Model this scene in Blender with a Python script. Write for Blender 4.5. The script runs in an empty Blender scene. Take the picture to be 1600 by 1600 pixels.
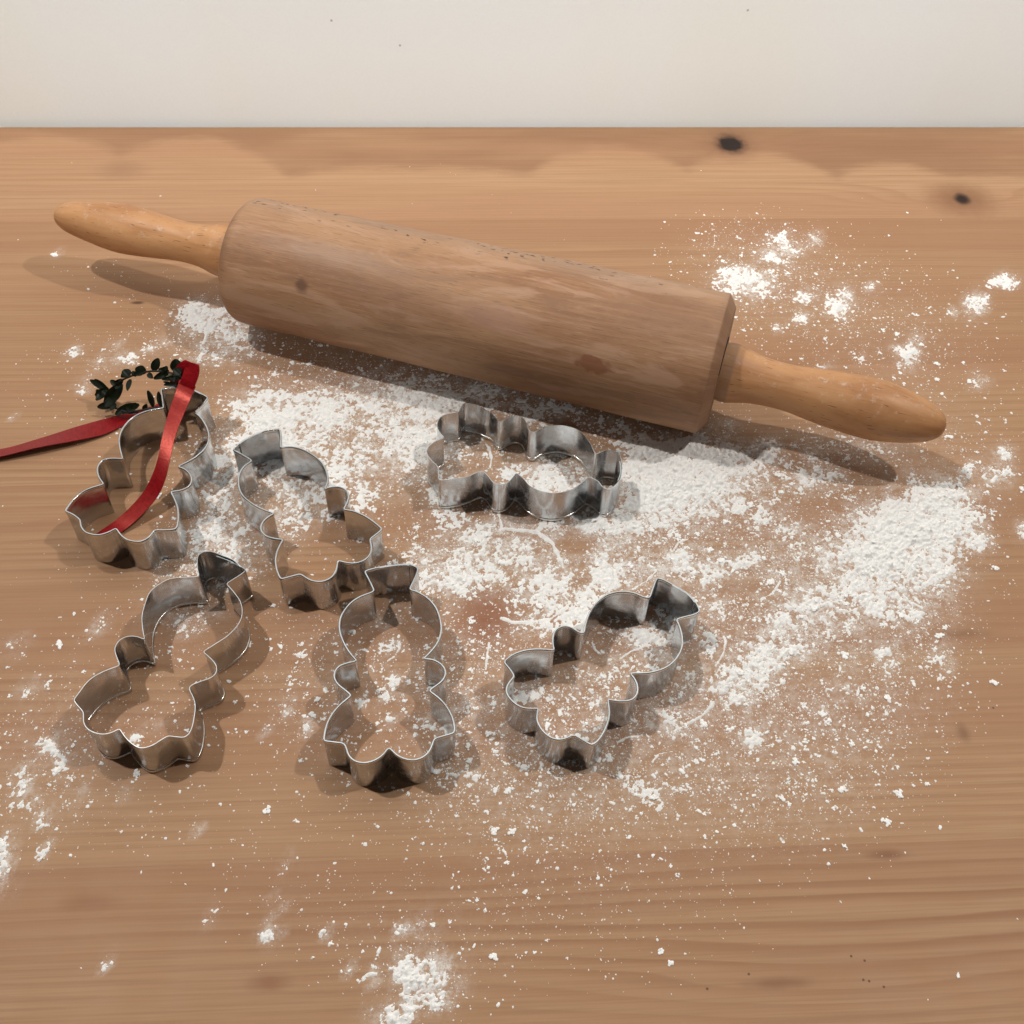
import bpy, bmesh, math, random
import numpy as np
from mathutils import Vector, Matrix

S = bpy.context.scene
COL = S.collection
random.seed(7)

# ------------------------------------------------------------------ camera
FOV, PITCH, ROLL, CAM_H = math.radians(49.0), math.radians(51.0), math.radians(2.5), 0.40
FPX = 800 / math.tan(FOV / 2)
_f = np.array([0, math.cos(PITCH), -math.sin(PITCH)])
_r0 = np.array([1.0, 0, 0])
_u0 = np.cross(_r0, _f)
_c, _s = math.cos(ROLL), math.sin(ROLL)
CR, CU, CF = _c * _r0 + _s * _u0, -_s * _r0 + _c * _u0, _f
EYE = np.array([0, 0, CAM_H])
cam_data = bpy.data.cameras.new('camera')
cam = bpy.data.objects.new('camera', cam_data)
COL.objects.link(cam)
cam.matrix_world = Matrix(((CR[0], CU[0], -CF[0], EYE[0]), (CR[1], CU[1], -CF[1], EYE[1]),
                           (CR[2], CU[2], -CF[2], EYE[2]), (0, 0, 0, 1)))
cam_data.sensor_fit = 'HORIZONTAL'
cam_data.angle = FOV
cam_data.clip_start, cam_data.clip_end = 0.01, 50
S.camera = cam

# ------------------------------------------------------------------ light
S.view_settings.view_transform = 'Standard'
S.view_settings.look = 'None'
S.view_settings.exposure = 0.0
S.view_settings.gamma = 1.0
world = bpy.data.worlds.new('World')
S.world = world
world.use_nodes = True
bg = world.node_tree.nodes['Background']
bg.inputs[0].default_value = (1.0, 0.985, 0.965, 1)      # soft bounce of the room
bg.inputs[1].default_value = 0.02


def point_lamp(name, loc, watt, radius, colour):
    d = bpy.data.lights.new(name, 'POINT')
    d.energy, d.shadow_soft_size, d.color = watt, radius, colour
    o = bpy.data.objects.new(name, d)
    o.location = loc
    COL.objects.link(o)
    return o


point_lamp('ceiling_lamp', (0.80, 0.47, 1.40), 37, 0.022, (1.0, 0.965, 0.92))
point_lamp('ceiling_lamp', (-0.74, 0.47, 1.50), 47.5, 0.022, (1.0, 0.965, 0.92))
ad = bpy.data.lights.new('room_fill', 'AREA')  # added soft fill from the viewer's side, no lamp seen there
ad.energy, ad.shape, ad.size, ad.color = 0.8, 'DISK', 1.1, (1.0, 0.975, 0.945)
ao = bpy.data.objects.new('room_fill', ad)
ao.location = (0.1, -0.9, 1.55)
ao.rotation_euler = (Vector((0, 0.62, 0.05)) - Vector(ao.location)).to_track_quat('-Z', 'Y').to_euler()
COL.objects.link(ao)
ud = bpy.data.lights.new('wall_fill_spot', 'SPOT')       # added spot without a seen source, brightens the wall above the table
ud.energy, ud.shadow_soft_size, ud.color = 66, 0.12, (0.98, 1.0, 1.0)
ud.spot_size, ud.spot_blend = math.radians(150), 0.012
uo = bpy.data.objects.new('wall_fill_spot', ud)
uo.location = (0.05, -0.55, 0.95)
uo.rotation_euler = (math.radians(90 + 33.3), 0, math.radians(4.4))
COL.objects.link(uo)


# ------------------------------------------------------------------ helpers
def ray(x, y):
    d = CF + (x - 800) / FPX * CR + (800 - y) / FPX * CU
    return d / np.linalg.norm(d)


def at(x, y, z=0.0):
    """point of the place at height z seen at photograph pixel x, y"""
    d = ray(x, y)
    return EYE + d * ((z - CAM_H) / d[2])


def to_px(X, Y, Z=0.0):
    dx, dy, dz = X - EYE[0], Y - EYE[1], Z - EYE[2]
    w = dx * CF[0] + dy * CF[1] + dz * CF[2]
    return (800 + FPX * (dx * CR[0] + dy * CR[1] + dz * CR[2]) / w,
            800 - FPX * (dx * CU[0] + dy * CU[1] + dz * CU[2]) / w)


def link(name, mesh, parent=None, mat=None):
    o = bpy.data.objects.new(name, mesh)
    COL.objects.link(o)
    if parent:
        o.parent = parent
    if mat:
        mesh.materials.append(mat)
    return o


def mesh_from(name, verts, faces, smooth=True, sharp=None):
    m = bpy.data.meshes.new(name)
    m.from_pydata([tuple(map(float, v)) for v in verts], [], faces)
    m.update()
    if smooth:
        m.shade_smooth()
        if sharp:
            m.set_sharp_from_angle(angle=math.radians(sharp))
    return m


def fast_mesh(name, V, F, smooth=True):
    """V (n,3) F (m,k) numpy arrays"""
    m = bpy.data.meshes.new(name)
    k = F.shape[1]
    m.vertices.add(len(V))
    m.vertices.foreach_set('co', V.astype(np.float32).ravel())
    m.loops.add(F.size)
    m.loops.foreach_set('vertex_index', F.astype(np.int32).ravel())
    m.polygons.add(len(F))
    m.polygons.foreach_set('loop_start', np.arange(0, F.size, k, dtype=np.int32))
    m.polygons.foreach_set('use_smooth', np.full(len(F), smooth))
    m.update(calc_edges=True)
    return m


def empty(name, loc, rz=0.0, label=None, cat=None, group=None):
    o = bpy.data.objects.new(name, None)
    o.empty_display_size = 0.02
    COL.objects.link(o)
    o.location = loc
    o.rotation_euler = (0, 0, rz)
    tag(o, label, cat, group)
    return o


def tag(o, label=None, cat=None, group=None, kind=None):
    for k, v in (('label', label), ('category', cat), ('group', group), ('kind', kind)):
        if v:
            o[k] = v


class NT:
    """short hand for node building"""
    def __init__(self, name):
        self.mat = bpy.data.materials.new(name)
        self.mat.use_nodes = True
        self.t = self.mat.node_tree
        self.bsdf = self.t.nodes['Principled BSDF']

    def n(self, typ, **kw):
        x = self.t.nodes.new(typ)
        for k, v in kw.items():
            setattr(x, k, v)
        return x

    def put(self, sock, v):
        if isinstance(v, bpy.types.NodeSocket):
            self.t.links.new(v, sock)
        else:
            sock.default_value = v

    def m(self, op, a, b=0.0, c=None, clamp=False):
        x = self.n('ShaderNodeMath', operation=op, use_clamp=clamp)
        self.put(x.inputs[0], a)
        self.put(x.inputs[1], b)
        if c is not None:
            self.put(x.inputs[2], c)
        return x.outputs[0]

    def ramp(self, f, lo, hi, a=0.0, b=1.0, smooth=True):
        x = self.n('ShaderNodeMapRange', interpolation_type='SMOOTHSTEP' if smooth else 'LINEAR')
        self.put(x.inputs[0], f)
        for i, v in ((1, lo), (2, hi), (3, a), (4, b)):
            self.put(x.inputs[i], v)
        return x.outputs[0]

    def mix(self, f, a, b, mode='MIX'):
        x = self.n('ShaderNodeMix', data_type='RGBA', blend_type=mode)
        self.put(x.inputs[0], f)
        self.put(x.inputs[6], a if isinstance(a, bpy.types.NodeSocket) else (*a, 1))
        self.put(x.inputs[7], b if isinstance(b, bpy.types.NodeSocket) else (*b, 1))
        return x.outputs[2]

    def xyz(self, v):
        x = self.n('ShaderNodeSeparateXYZ')
        self.put(x.inputs[0], v)
        return x.outputs

    def vec(self, a, b, c):
        x = self.n('ShaderNodeCombineXYZ')
        for i, v in enumerate((a, b, c)):
            self.put(x.inputs[i], v)
        return x.outputs[0]

    def noise(self, v, scale, detail=3.0, rough=0.5, dist=0.0):
        x = self.n('ShaderNodeTexNoise')
        self.put(x.inputs['Vector'], v)
        x.inputs['Scale'].default_value = scale
        x.inputs['Detail'].default_value = detail
        x.inputs['Roughness'].default_value = rough
        x.inputs['Distortion'].default_value = dist
        return x.outputs[0]

    def obj(self):
        return self.n('ShaderNodeTexCoord').outputs['Object']

    def attr(self, name, typ='GEOMETRY'):
        return self.n('ShaderNodeAttribute', attribute_name=name, attribute_type=typ).outputs['Fac']

    def spot(self, x, y, cx, cy, rx, ry, soft=0.5, wob=None):
        """1 inside an ellipse round cx, cy"""
        dx = self.m('DIVIDE', self.m('SUBTRACT', x, cx), rx)
        dy = self.m('DIVIDE', self.m('SUBTRACT', y, cy), ry)
        d = self.m('SQRT', self.m('ADD', self.m('MULTIPLY', dx, dx), self.m('MULTIPLY', dy, dy)))
        if wob is not None:
            d = self.m('ADD', d, wob)
        return self.ramp(d, 1 - soft, 1 + soft, 1.0, 0.0)

    def bump(self, h, dist, strength=1.0):
        x = self.n('ShaderNodeBump')
        x.inputs['Strength'].default_value = strength
        x.inputs['Distance'].default_value = dist
        self.put(x.inputs['Height'], h)
        self.put(self.bsdf.inputs['Normal'], x.outputs[0])

    def out(self, color=None, rough=None, **kw):
        if color is not None:
            self.put(self.bsdf.inputs['Base Color'], color if isinstance(color, bpy.types.NodeSocket) else (*color, 1))
        if rough is not None:
            self.put(self.bsdf.inputs['Roughness'], rough)
        for k, v in kw.items():
            self.put(self.bsdf.inputs[k.replace('_', ' ')], v)
        return self.mat


# ------------------------------------------------------------------ table axes
_a, _b = at(0, 196), at(1600, 196)
YAW = math.atan2(_b[1] - _a[1], _b[0] - _a[0])
TX = np.array([math.cos(YAW), math.sin(YAW), 0])
TY = np.array([-math.sin(YAW), math.cos(YAW), 0])
REAR = float(_a @ TY)


def table_xy(px, py):
    p = at(px, py)
    return float(p @ TX), float(p @ TY)


# ------------------------------------------------------------------ materials
def pine_material():
    g = NT('varnished_pine')
    v = g.obj()
    x, y, z = g.xyz(v)
    tone, seed, freq, warp, stripe = (g.attr(k, 'OBJECT') for k in ('tone', 'seed', 'freq', 'warp', 'stripe'))
    vs = g.vec(g.m('ADD', x, g.m('MULTIPLY', seed, 3.7)), g.m('ADD', y, g.m('MULTIPLY', seed, 1.9)), seed)
    xs, ys, zs = g.xyz(vs)
    low = g.noise(g.vec(g.m('MULTIPLY', xs, 1.5), g.m('MULTIPLY', ys, 8.0), zs), 1.0, 2.0, 0.5)
    mid = g.noise(g.vec(g.m('MULTIPLY', xs, 5.0), g.m('MULTIPLY', ys, 40.0), zs), 1.0, 3.0, 0.55)
    uneven = g.noise(g.vec(g.m('MULTIPLY', xs, 0.6), g.m('MULTIPLY', ys, 26.0), 4.4), 1.0, 2.0, 0.6)
    ring = g.m('ADD', g.m('MULTIPLY', ys, freq), g.m('ADD', g.m('MULTIPLY', low, warp), g.m('ADD', g.m('MULTIPLY', mid, 1.3), g.m('MULTIPLY', uneven, 5.0))))
    for (px, py, kx, ky, A) in ((1142, 225, 0.050, 0.016, 3.2), (1503, 311, 0.060, 0.014, 3.5), (1216, 1536, 0.09, 0.016, 1.6), (760, 965, 0.05, 0.02, 1.5)):
        kcx, kcy = table_xy(px, py)
        ux, uy = g.m('DIVIDE', g.m('SUBTRACT', x, kcx), kx), g.m('DIVIDE', g.m('SUBTRACT', y, kcy), ky)
        q = g.m('ADD', g.m('MULTIPLY', ux, ux), g.m('MULTIPLY', uy, uy))
        ring = g.m('ADD', ring, g.m('MULTIPLY', g.m('POWER', 2.718, g.m('MULTIPLY', q, -1.0)), A))
    fr = g.m('FRACT', ring)
    late = g.m('MULTIPLY', g.ramp(fr, 0.25, 0.86), g.ramp(fr, 0.86, 1.0, 1.0, 0.0))
    amp = g.ramp(g.noise(g.vec(g.m('MULTIPLY', xs, 2.2), g.m('MULTIPLY', ys, 22.0), 7.3), 1.0, 2.0), 0.32, 0.72, 0.18, 1.0)
    fine = g.noise(g.vec(g.m('MULTIPLY', xs, 14.0), g.m('MULTIPLY', ys, 900.0), zs), 1.0, 3.0, 0.6)
    band = g.noise(g.vec(g.m('MULTIPLY', xs, 1.4), g.m('MULTIPLY', ys, 30.0), 2.2), 1.0, 3.0, 0.5)
    c = g.mix(g.m('MULTIPLY', g.m('MULTIPLY', late, amp), stripe), (0.455, 0.272, 0.150), (0.295, 0.135, 0.066))
    c = g.mix(g.ramp(fine, 0.35, 0.75, 0.0, 0.42), c, (0.275, 0.148, 0.074))
    c = g.mix(g.ramp(band, 0.38, 0.66, 0.0, 0.55), c, (0.375, 0.194, 0.106))
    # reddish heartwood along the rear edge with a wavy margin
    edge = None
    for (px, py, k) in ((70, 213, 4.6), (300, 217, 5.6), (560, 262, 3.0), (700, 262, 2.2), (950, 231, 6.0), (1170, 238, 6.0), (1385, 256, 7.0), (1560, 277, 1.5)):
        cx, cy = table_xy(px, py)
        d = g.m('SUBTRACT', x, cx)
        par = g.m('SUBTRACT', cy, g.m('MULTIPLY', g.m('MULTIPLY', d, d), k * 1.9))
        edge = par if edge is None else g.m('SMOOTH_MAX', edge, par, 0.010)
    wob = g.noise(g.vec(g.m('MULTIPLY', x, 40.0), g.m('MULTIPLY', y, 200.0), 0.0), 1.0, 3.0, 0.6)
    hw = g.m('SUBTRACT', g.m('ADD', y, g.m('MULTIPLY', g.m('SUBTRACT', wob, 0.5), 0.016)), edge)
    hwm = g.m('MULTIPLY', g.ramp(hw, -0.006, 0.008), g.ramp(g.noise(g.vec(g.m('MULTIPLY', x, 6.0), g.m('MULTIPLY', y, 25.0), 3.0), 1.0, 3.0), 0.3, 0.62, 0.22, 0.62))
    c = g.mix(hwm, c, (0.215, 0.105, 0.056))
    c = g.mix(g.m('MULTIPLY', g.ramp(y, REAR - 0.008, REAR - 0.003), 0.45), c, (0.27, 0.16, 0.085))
    # knots, resin marks and small holes, at their places
    nw = g.m('MULTIPLY', g.m('SUBTRACT', g.noise(v, 200.0, 2.0), 0.5), 0.5)
    for (px, py, rx, ry, col, soft, s) in (
            (1142, 225, 30, 20, (0.20, 0.10, 0.055), 0.9, 0.7), (1142, 225, 23, 15, (0.11, 0.055, 0.032), 0.4, .8), (1142, 225, 18, 10.5, (0.022, 0.013, 0.011), 0.25, 1.0),
            (1503, 312, 40, 20, (0.22, 0.105, 0.052), 0.9, 0.8), (1503, 311, 12, 8.5, (0.06, 0.03, 0.02), 0.4, .9), (1503, 311, 8, 5, (0.025, 0.013, 0.010), 0.4, 1.0), (760, 965, 38, 36, (0.24, 0.070, 0.04), 0.9, 0.6),
            (1500, 990, 40, 6, (0.24, 0.12, 0.06), 0.9, 0.7), (1505, 1145, 8, 12, (0.2, 0.1, 0.05), 0.9, 0.7),
            (1385, 1335, 26, 7, (0.22, 0.10, 0.05), 0.9, 0.8), (215, 473, 9, 2.2, (0.05, 0.03, 0.02), 0.6, 0.9),
            (1216, 1536, 40, 8, (0.22, 0.10, 0.05), 0.9, 0.7), (190, 265, 30, 12, (0.30, 0.16, 0.09), 0.9, 0.6),
            (420, 1535, 26, 12, (0.25, 0.11, 0.055), 0.9, 0.7), (140, 1410, 36, 12, (0.28, 0.13, 0.065), 0.9, 0.6)):
        cx, cy = table_xy(px, py)
        k = abs(table_xy(px + rx, py)[0] - cx)
        k2 = abs(table_xy(px, py + ry)[1] - cy)
        c = g.mix(g.m('MULTIPLY', g.spot(x, y, cx, cy, k, k2, soft, nw), s), c, col)
    for (px, py) in ((1330, 1494), (1351, 1501), (1349, 1531), (1358, 1533), (1381, 1542), (1170, 1522), (1105, 1545), (1384, 541 + 160), (1552, 1106), (1176, 1260)):
        cx, cy = table_xy(px, py)
        c = g.mix(g.m('MULTIPLY', g.spot(x, y, cx, cy, 0.00045, 0.00045, 0.35), 0.8), c, (0.05, 0.025, 0.018))
    c = g.mix(tone, c, g.mix(0.5, c, (0.225, 0.100, 0.048)))
    # thin film of spilled flour on the varnish
    dust = g.attr('dust')
    sp = g.noise(v, 1500.0, 2.0, 0.6)
    md = g.noise(v, 520.0, 3.0, 0.6)
    cl = g.noise(v, 150.0, 4.0, 0.65)
    mixn = g.m('ADD', g.m('MULTIPLY', cl, 0.42), g.m('ADD', g.m('MULTIPLY', md, 0.32), g.m('MULTIPLY', sp, 0.26)))
    f = g.m('MULTIPLY', dust, g.ramp(mixn, 0.42, 0.62, 0.12, 1.0), clamp=True)
    c = g.mix(f, c, (0.76, 0.735, 0.70))
    rough = g.m('ADD', g.ramp(g.noise(v, 60.0, 3.0), 0.3, 0.7, 0.50, 0.60), g.m('MULTIPLY', f, 0.3))
    g.bump(g.m('ADD', g.m('MULTIPLY', late, -0.35), g.m('MULTIPLY', fine, 0.5)), 0.00012, 0.6)
    return g.out(c, rough, Specular_IOR_Level=0.20)


def wall_material():
    g = NT('white_wall')
    v = g.obj()
    x, y, z = g.xyz(v)
    big = g.noise(g.vec(g.m('MULTIPLY', x, 9.0), 0.0, g.m('MULTIPLY', z, 1.2)), 1.0, 2.0, 0.4)
    c = g.mix(g.ramp(big, 0.38, 0.66), (0.83, 0.85, 0.835), (0.83, 0.835, 0.79))
    grain = g.noise(v, 900.0, 3.0, 0.6)
    c = g.mix(g.ramp(grain, 0.4, 0.7, 0.0, 0.06), c, (0.6, 0.58, 0.55))
    for (px, py) in ((1168, 15), (518, 31), (625, 70)):
        d = ray(px, py)
        t = (REAR + 0.003) / float(d @ TY)
        p = EYE + d * t
        c = g.mix(g.m('MULTIPLY', g.spot(x, z, float(p @ TX), float(p[2]), 0.0007, 0.0007, 0.4), 0.7), c, (0.30, 0.28, 0.26))
    g.bump(g.noise(v, 420.0, 4.0, 0.55), 0.0002, 0.5)
    return g.out(c, 0.62, Specular_IOR_Level=0.3)


def flour_material(name, lift):
    g = NT(name)
    v = g.obj()
    n = g.noise(v, 300.0, 3.0)
    c = g.mix(n, tuple(min(.96, q + lift) for q in (0.82, 0.80, 0.77)), tuple(min(.96, q + lift) for q in (0.87, 0.86, 0.84)))
    g.bump(g.noise(v, 2600.0, 2.0, 0.7), 0.0002, 0.6)
    return g.out(c, 0.95, Specular_IOR_Level=0.08)


def metal_material():
    g = NT('tinned_steel')
    v = g.obj()
    wear = g.noise(v, 70.0, 4.0, 0.6, 0.6)
    fine = g.noise(v, 800.0, 3.0, 0.6)
    x, y, z = g.xyz(v)
    c = g.mix(g.ramp(wear, 0.40, 0.70), (0.62, 0.645, 0.67), (0.47, 0.485, 0.50))
    c = g.mix(g.ramp(fine, 0.58, 0.80, 0.0, 0.3), c, (0.34, 0.32, 0.30))
    pf = g.attr('powder', 'OBJECT')
    smear = g.m('MULTIPLY', pf, g.m('MULTIPLY', g.ramp(g.noise(v, 130.0, 5.0, 0.7), 0.50, 0.72), g.ramp(z, 0.0, 0.018, 1.0, 0.35)))
    c = g.mix(smear, c, (0.78, 0.76, 0.73))
    met = g.m('SUBTRACT', 1.0, g.m('MULTIPLY', smear, 0.85))
    r = g.m('ADD', g.ramp(wear, 0.3, 0.75, 0.12, 0.27), g.m('MULTIPLY', smear, 0.5))
    g.bump(g.m('ADD', g.noise(v, 85.0, 2.0), g.m('MULTIPLY', fine, 0.04)), 0.0009, 0.45)
    return g.out(c, r, Metallic=met)


def rim_material():
    g = NT('rolled_steel_edge')
    v = g.obj()
    w = g.noise(v, 300.0, 3.0)
    return g.out(g.mix(w, (0.80, 0.78, 0.75), (0.62, 0.60, 0.57)), 0.24, Metallic=1.0)


PIN = {}


def beech_material():
    g = NT('worn_beech_barrel')
    v = g.obj()
    x, y, z = g.xyz(v)
    ang = g.m('ARCTAN2', y, z)
    u = g.m('MULTIPLY', ang, 0.0325)
    uv = g.vec(x, u, 0.0)
    low = g.noise(g.vec(g.m('MULTIPLY', x, 9.0), g.m('MULTIPLY', u, 30.0), 0.0), 1.0, 3.0, 0.55, 0.8)
    streak = g.noise(g.vec(g.m('MULTIPLY', x, 26.0), g.m('MULTIPLY', u, 520.0), 1.0), 1.0, 4.0, 0.6)
    flk = g.noise(g.vec(g.m('MULTIPLY', x, 130.0), g.m('MULTIPLY', u, 1500.0), 5.0), 1.0, 2.0, 0.5)
    c = g.mix(g.ramp(low, 0.34, 0.66), (0.385, 0.212, 0.110), (0.278, 0.134, 0.066))
    c = g.mix(g.ramp(streak, 0.40, 0.72, 0.0, 0.45), c, (0.445, 0.268, 0.155))
    c = g.mix(g.ramp(flk, 0.56, 0.70, 0.0, 0.50), c, (0.15, 0.085, 0.055))
    fig = g.noise(g.vec(g.m('MULTIPLY', x, 16.0), g.m('MULTIPLY', u, 75.0), 3.0), 1.0, 4.0, 0.6, 1.2)
    c = g.mix(g.ramp(fig, 0.52, 0.64, 0.0, 0.60), c, (0.460, 0.275, 0.175))
    c = g.mix(g.ramp(fig, 0.47, 0.34, 0.0, 0.55), c, (0.245, 0.132, 0.078))
    pale = g.noise(g.vec(g.m('MULTIPLY', x, 190.0), g.m('MULTIPLY', u, 1700.0), 8.0), 1.0, 2.0, 0.5)
    c = g.mix(g.ramp(pale, 0.60, 0.74, 0.0, 0.35), c, (0.48, 0.34, 0.24))
    # paler crest with dark torn pores along the upper rear side
    crest = g.m('MULTIPLY', g.ramp(ang, -0.15, 0.45), g.ramp(ang, 1.2, 1.7, 1.0, 0.0))
    c = g.mix(g.m('MULTIPLY', crest, g.ramp(low, 0.3, 0.7, 0.12, 0.38)), c, (0.43, 0.33, 0.25))
    dash = g.noise(g.vec(g.m('MULTIPLY', x, 300.0), g.m('MULTIPLY', u, 420.0), 9.0), 1.0, 1.0, 0.4)
    gate = g.ramp(g.noise(g.vec(g.m('MULTIPLY', x, 24.0), g.m('MULTIPLY', u, 90.0), 4.0), 1.0, 2.0), 0.46, 0.56)
    pores = g.m('MULTIPLY', g.m('MULTIPLY', g.ramp(dash, 0.60, 0.68), gate), g.m('MULTIPLY', g.ramp(ang, 0.02, 0.16), 0.9))
    c = g.mix(pores, c, (0.045, 0.025, 0.02))
    wb = g.m('MULTIPLY', g.m('SUBTRACT', g.noise(v, 180.0, 3.0), 0.5), 1.3)
    for (px, py, rx, ry, col, s, soft) in ((928, 572, 0.0078, 0.0040, (0.225, 0.085, 0.042), 0.8, 0.16), (470, 448, 0.003, 0.003, (0.13, 0.065, 0.04), 0.8, 0.6),
                                           (775, 500, 0.016, 0.006, (0.35, 0.19, 0.135), 0.6, 0.7), (640, 470, 0.03, 0.008, (0.24, 0.125, 0.08), 0.45, 0.9),
                                           (1050, 500, 0.03, 0.011, (0.235, 0.125, 0.075), 0.5, 0.9), (520, 400, 0.03, 0.005, (0.37, 0.25, 0.18), 0.5, 0.9)):
        cx, cu = PIN['hit'](px, py)
        c = g.mix(g.m('MULTIPLY', g.spot(x, u, cx, cu, rx, ry, soft, wb), s), c, col)
    ends = g.m('ADD', g.ramp(x, 0.0, 0.007, 1.0, 0.0), g.ramp(x, 0.2395, 0.2465, 0.0, 1.0))
    c = g.mix(g.m('MULTIPLY', ends, 0.35), c, (0.19, 0.105, 0.065))
    under = g.noise(v, 220.0, 4.0, 0.7)
    fl = g.m('MULTIPLY', g.ramp(under, 0.56, 0.75), g.ramp(z, -0.032, -0.020, 0.5, 0.0))
    c = g.mix(fl, c, (0.7, 0.66, 0.62))
    g.bump(g.m('SUBTRACT', g.m('ADD', streak, g.m('MULTIPLY', flk, -0.5)), g.m('MULTIPLY', pores, 2.5)), 0.00022, 0.7)
    return g.out(c, g.ramp(streak, 0.3, 0.7, 0.50, 0.64), Specular_IOR_Level=0.28)


def handle_material():
    g = NT('lacquered_beech_handle')
    v = g.obj()
    x, y, z = g.xyz(v)
    ang = g.m('ARCTAN2', y, z)
    u = g.m('MULTIPLY', ang, 0.012)
    low = g.noise(g.vec(g.m('MULTIPLY', x, 22.0), g.m('MULTIPLY', u, 90.0), 0.0), 1.0, 3.0, 0.6, 0.5)
    st = g.noise(g.vec(g.m('MULTIPLY', x, 60.0), g.m('MULTIPLY', u, 1100.0), 2.0), 1.0, 3.0, 0.6)
    flk = g.noise(g.vec(g.m('MULTIPLY', x, 160.0), g.m('MULTIPLY', u, 1300.0), 3.0), 1.0, 1.0, 0.5)
    c = g.mix(g.ramp(low, 0.35, 0.68), (0.530, 0.270, 0.118), (0.390, 0.174, 0.068))
    c = g.mix(g.ramp(st, 0.42, 0.72, 0.0, 0.32), c, (0.50, 0.29, 0.15))
    c = g.mix(g.ramp(flk, 0.66, 0.74, 0.0, 0.7), c, (0.11, 0.045, 0.022))
    dusty = g.m('MULTIPLY', g.ramp(g.noise(v, 240.0, 5.0, 0.7), 0.54, 0.74), g.ramp(z, 0.002, 0.012, 0.0, 0.42))
    c = g.mix(dusty, c, (0.72, 0.66, 0.60))
    collar = g.m('MULTIPLY', g.attr('collar', 'OBJECT'), g.ramp(x, 0.0060, 0.0075, 0.6, 0.0))
    c = g.mix(collar, c, (0.245, 0.145, 0.085))
    g.bump(st, 0.00012, 0.5)
    return g.out(c, g.m('ADD', 0.47, g.m('MULTIPLY', dusty, 0.4)), Specular_IOR_Level=0.32)


def dark_material(name, col, rough=0.8):
    g = NT(name)
    return g.out(g.mix(g.noise(g.obj(), 300.0), col, tuple(c * 0.7 for c in col)), rough)


def ribbon_material():
    g = NT('red_satin')
    a = g.n('ShaderNodeUVMap').outputs[0]
    u, w, _ = g.xyz(a)
    weave = g.noise(g.vec(g.m('MULTIPLY', u, 900.0), g.m('MULTIPLY', w, 4.0), 0.0), 1.0, 2.0)
    c = g.mix(g.ramp(weave, 0.35, 0.7), (0.24, 0.006, 0.010), (0.16, 0.004, 0.007))
    hem = g.m('ADD', g.ramp(w, 0.0, 0.07, 1.0, 0.0), g.ramp(w, 0.93, 1.0, 0.0, 1.0))
    c = g.mix(g.m('MULTIPLY', hem, 0.5), c, (0.16, 0.004, 0.006))
    g.bump(weave, 0.0001, 0.4)
    return g.out(c, 0.29, Specular_IOR_Level=0.55, Specular_Tint=(1.0, 0.22, 0.16, 1))


def leaf_material():
    g = NT('boxwood_leaf')
    v = g.obj()
    n = g.noise(v, 320.0, 3.0)
    c = g.mix(n, (0.0045, 0.0065, 0.0035), (0.011, 0.016, 0.006))
    pale = g.attr('pale', 'OBJECT')
    c = g.mix(pale, c, (0.40, 0.42, 0.24))
    return g.out(c, 0.38, Specular_IOR_Level=0.15)


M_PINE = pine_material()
M_WALL = wall_material()
M_FLOUR = flour_material('wheat_flour', 0.0)
M_GRAIN = flour_material('wheat_flour_grains', 0.09)  # paler copy: light scattered through small grains is put into the colour
M_METAL = metal_material()
M_RIM = rim_material()

# ------------------------------------------------------------------ numpy noise fields
RNG = np.random.default_rng(11)


def lattice(shape, cell_y, cell_x, rng=RNG):
    """smooth value noise on a grid of the given shape"""
    h, w = shape
    ny, nx = int(h / cell_y) + 3, int(w / cell_x) + 3
    g = rng.random((ny, nx))
    yy, xx = np.arange(h) / cell_y, np.arange(w) / cell_x
    iy, ix = yy.astype(int), xx.astype(int)
    fy, fx = yy - iy, xx - ix
    fy, fx = (fy * fy * (3 - 2 * fy))[:, None], (fx * fx * (3 - 2 * fx))[None, :]
    a, b = g[iy][:, ix], g[iy][:, ix + 1]
    c, d = g[iy + 1][:, ix], g[iy + 1][:, ix + 1]
    return (a * (1 - fx) + b * fx) * (1 - fy) + (c * (1 - fx) + d * fx) * fy


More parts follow.
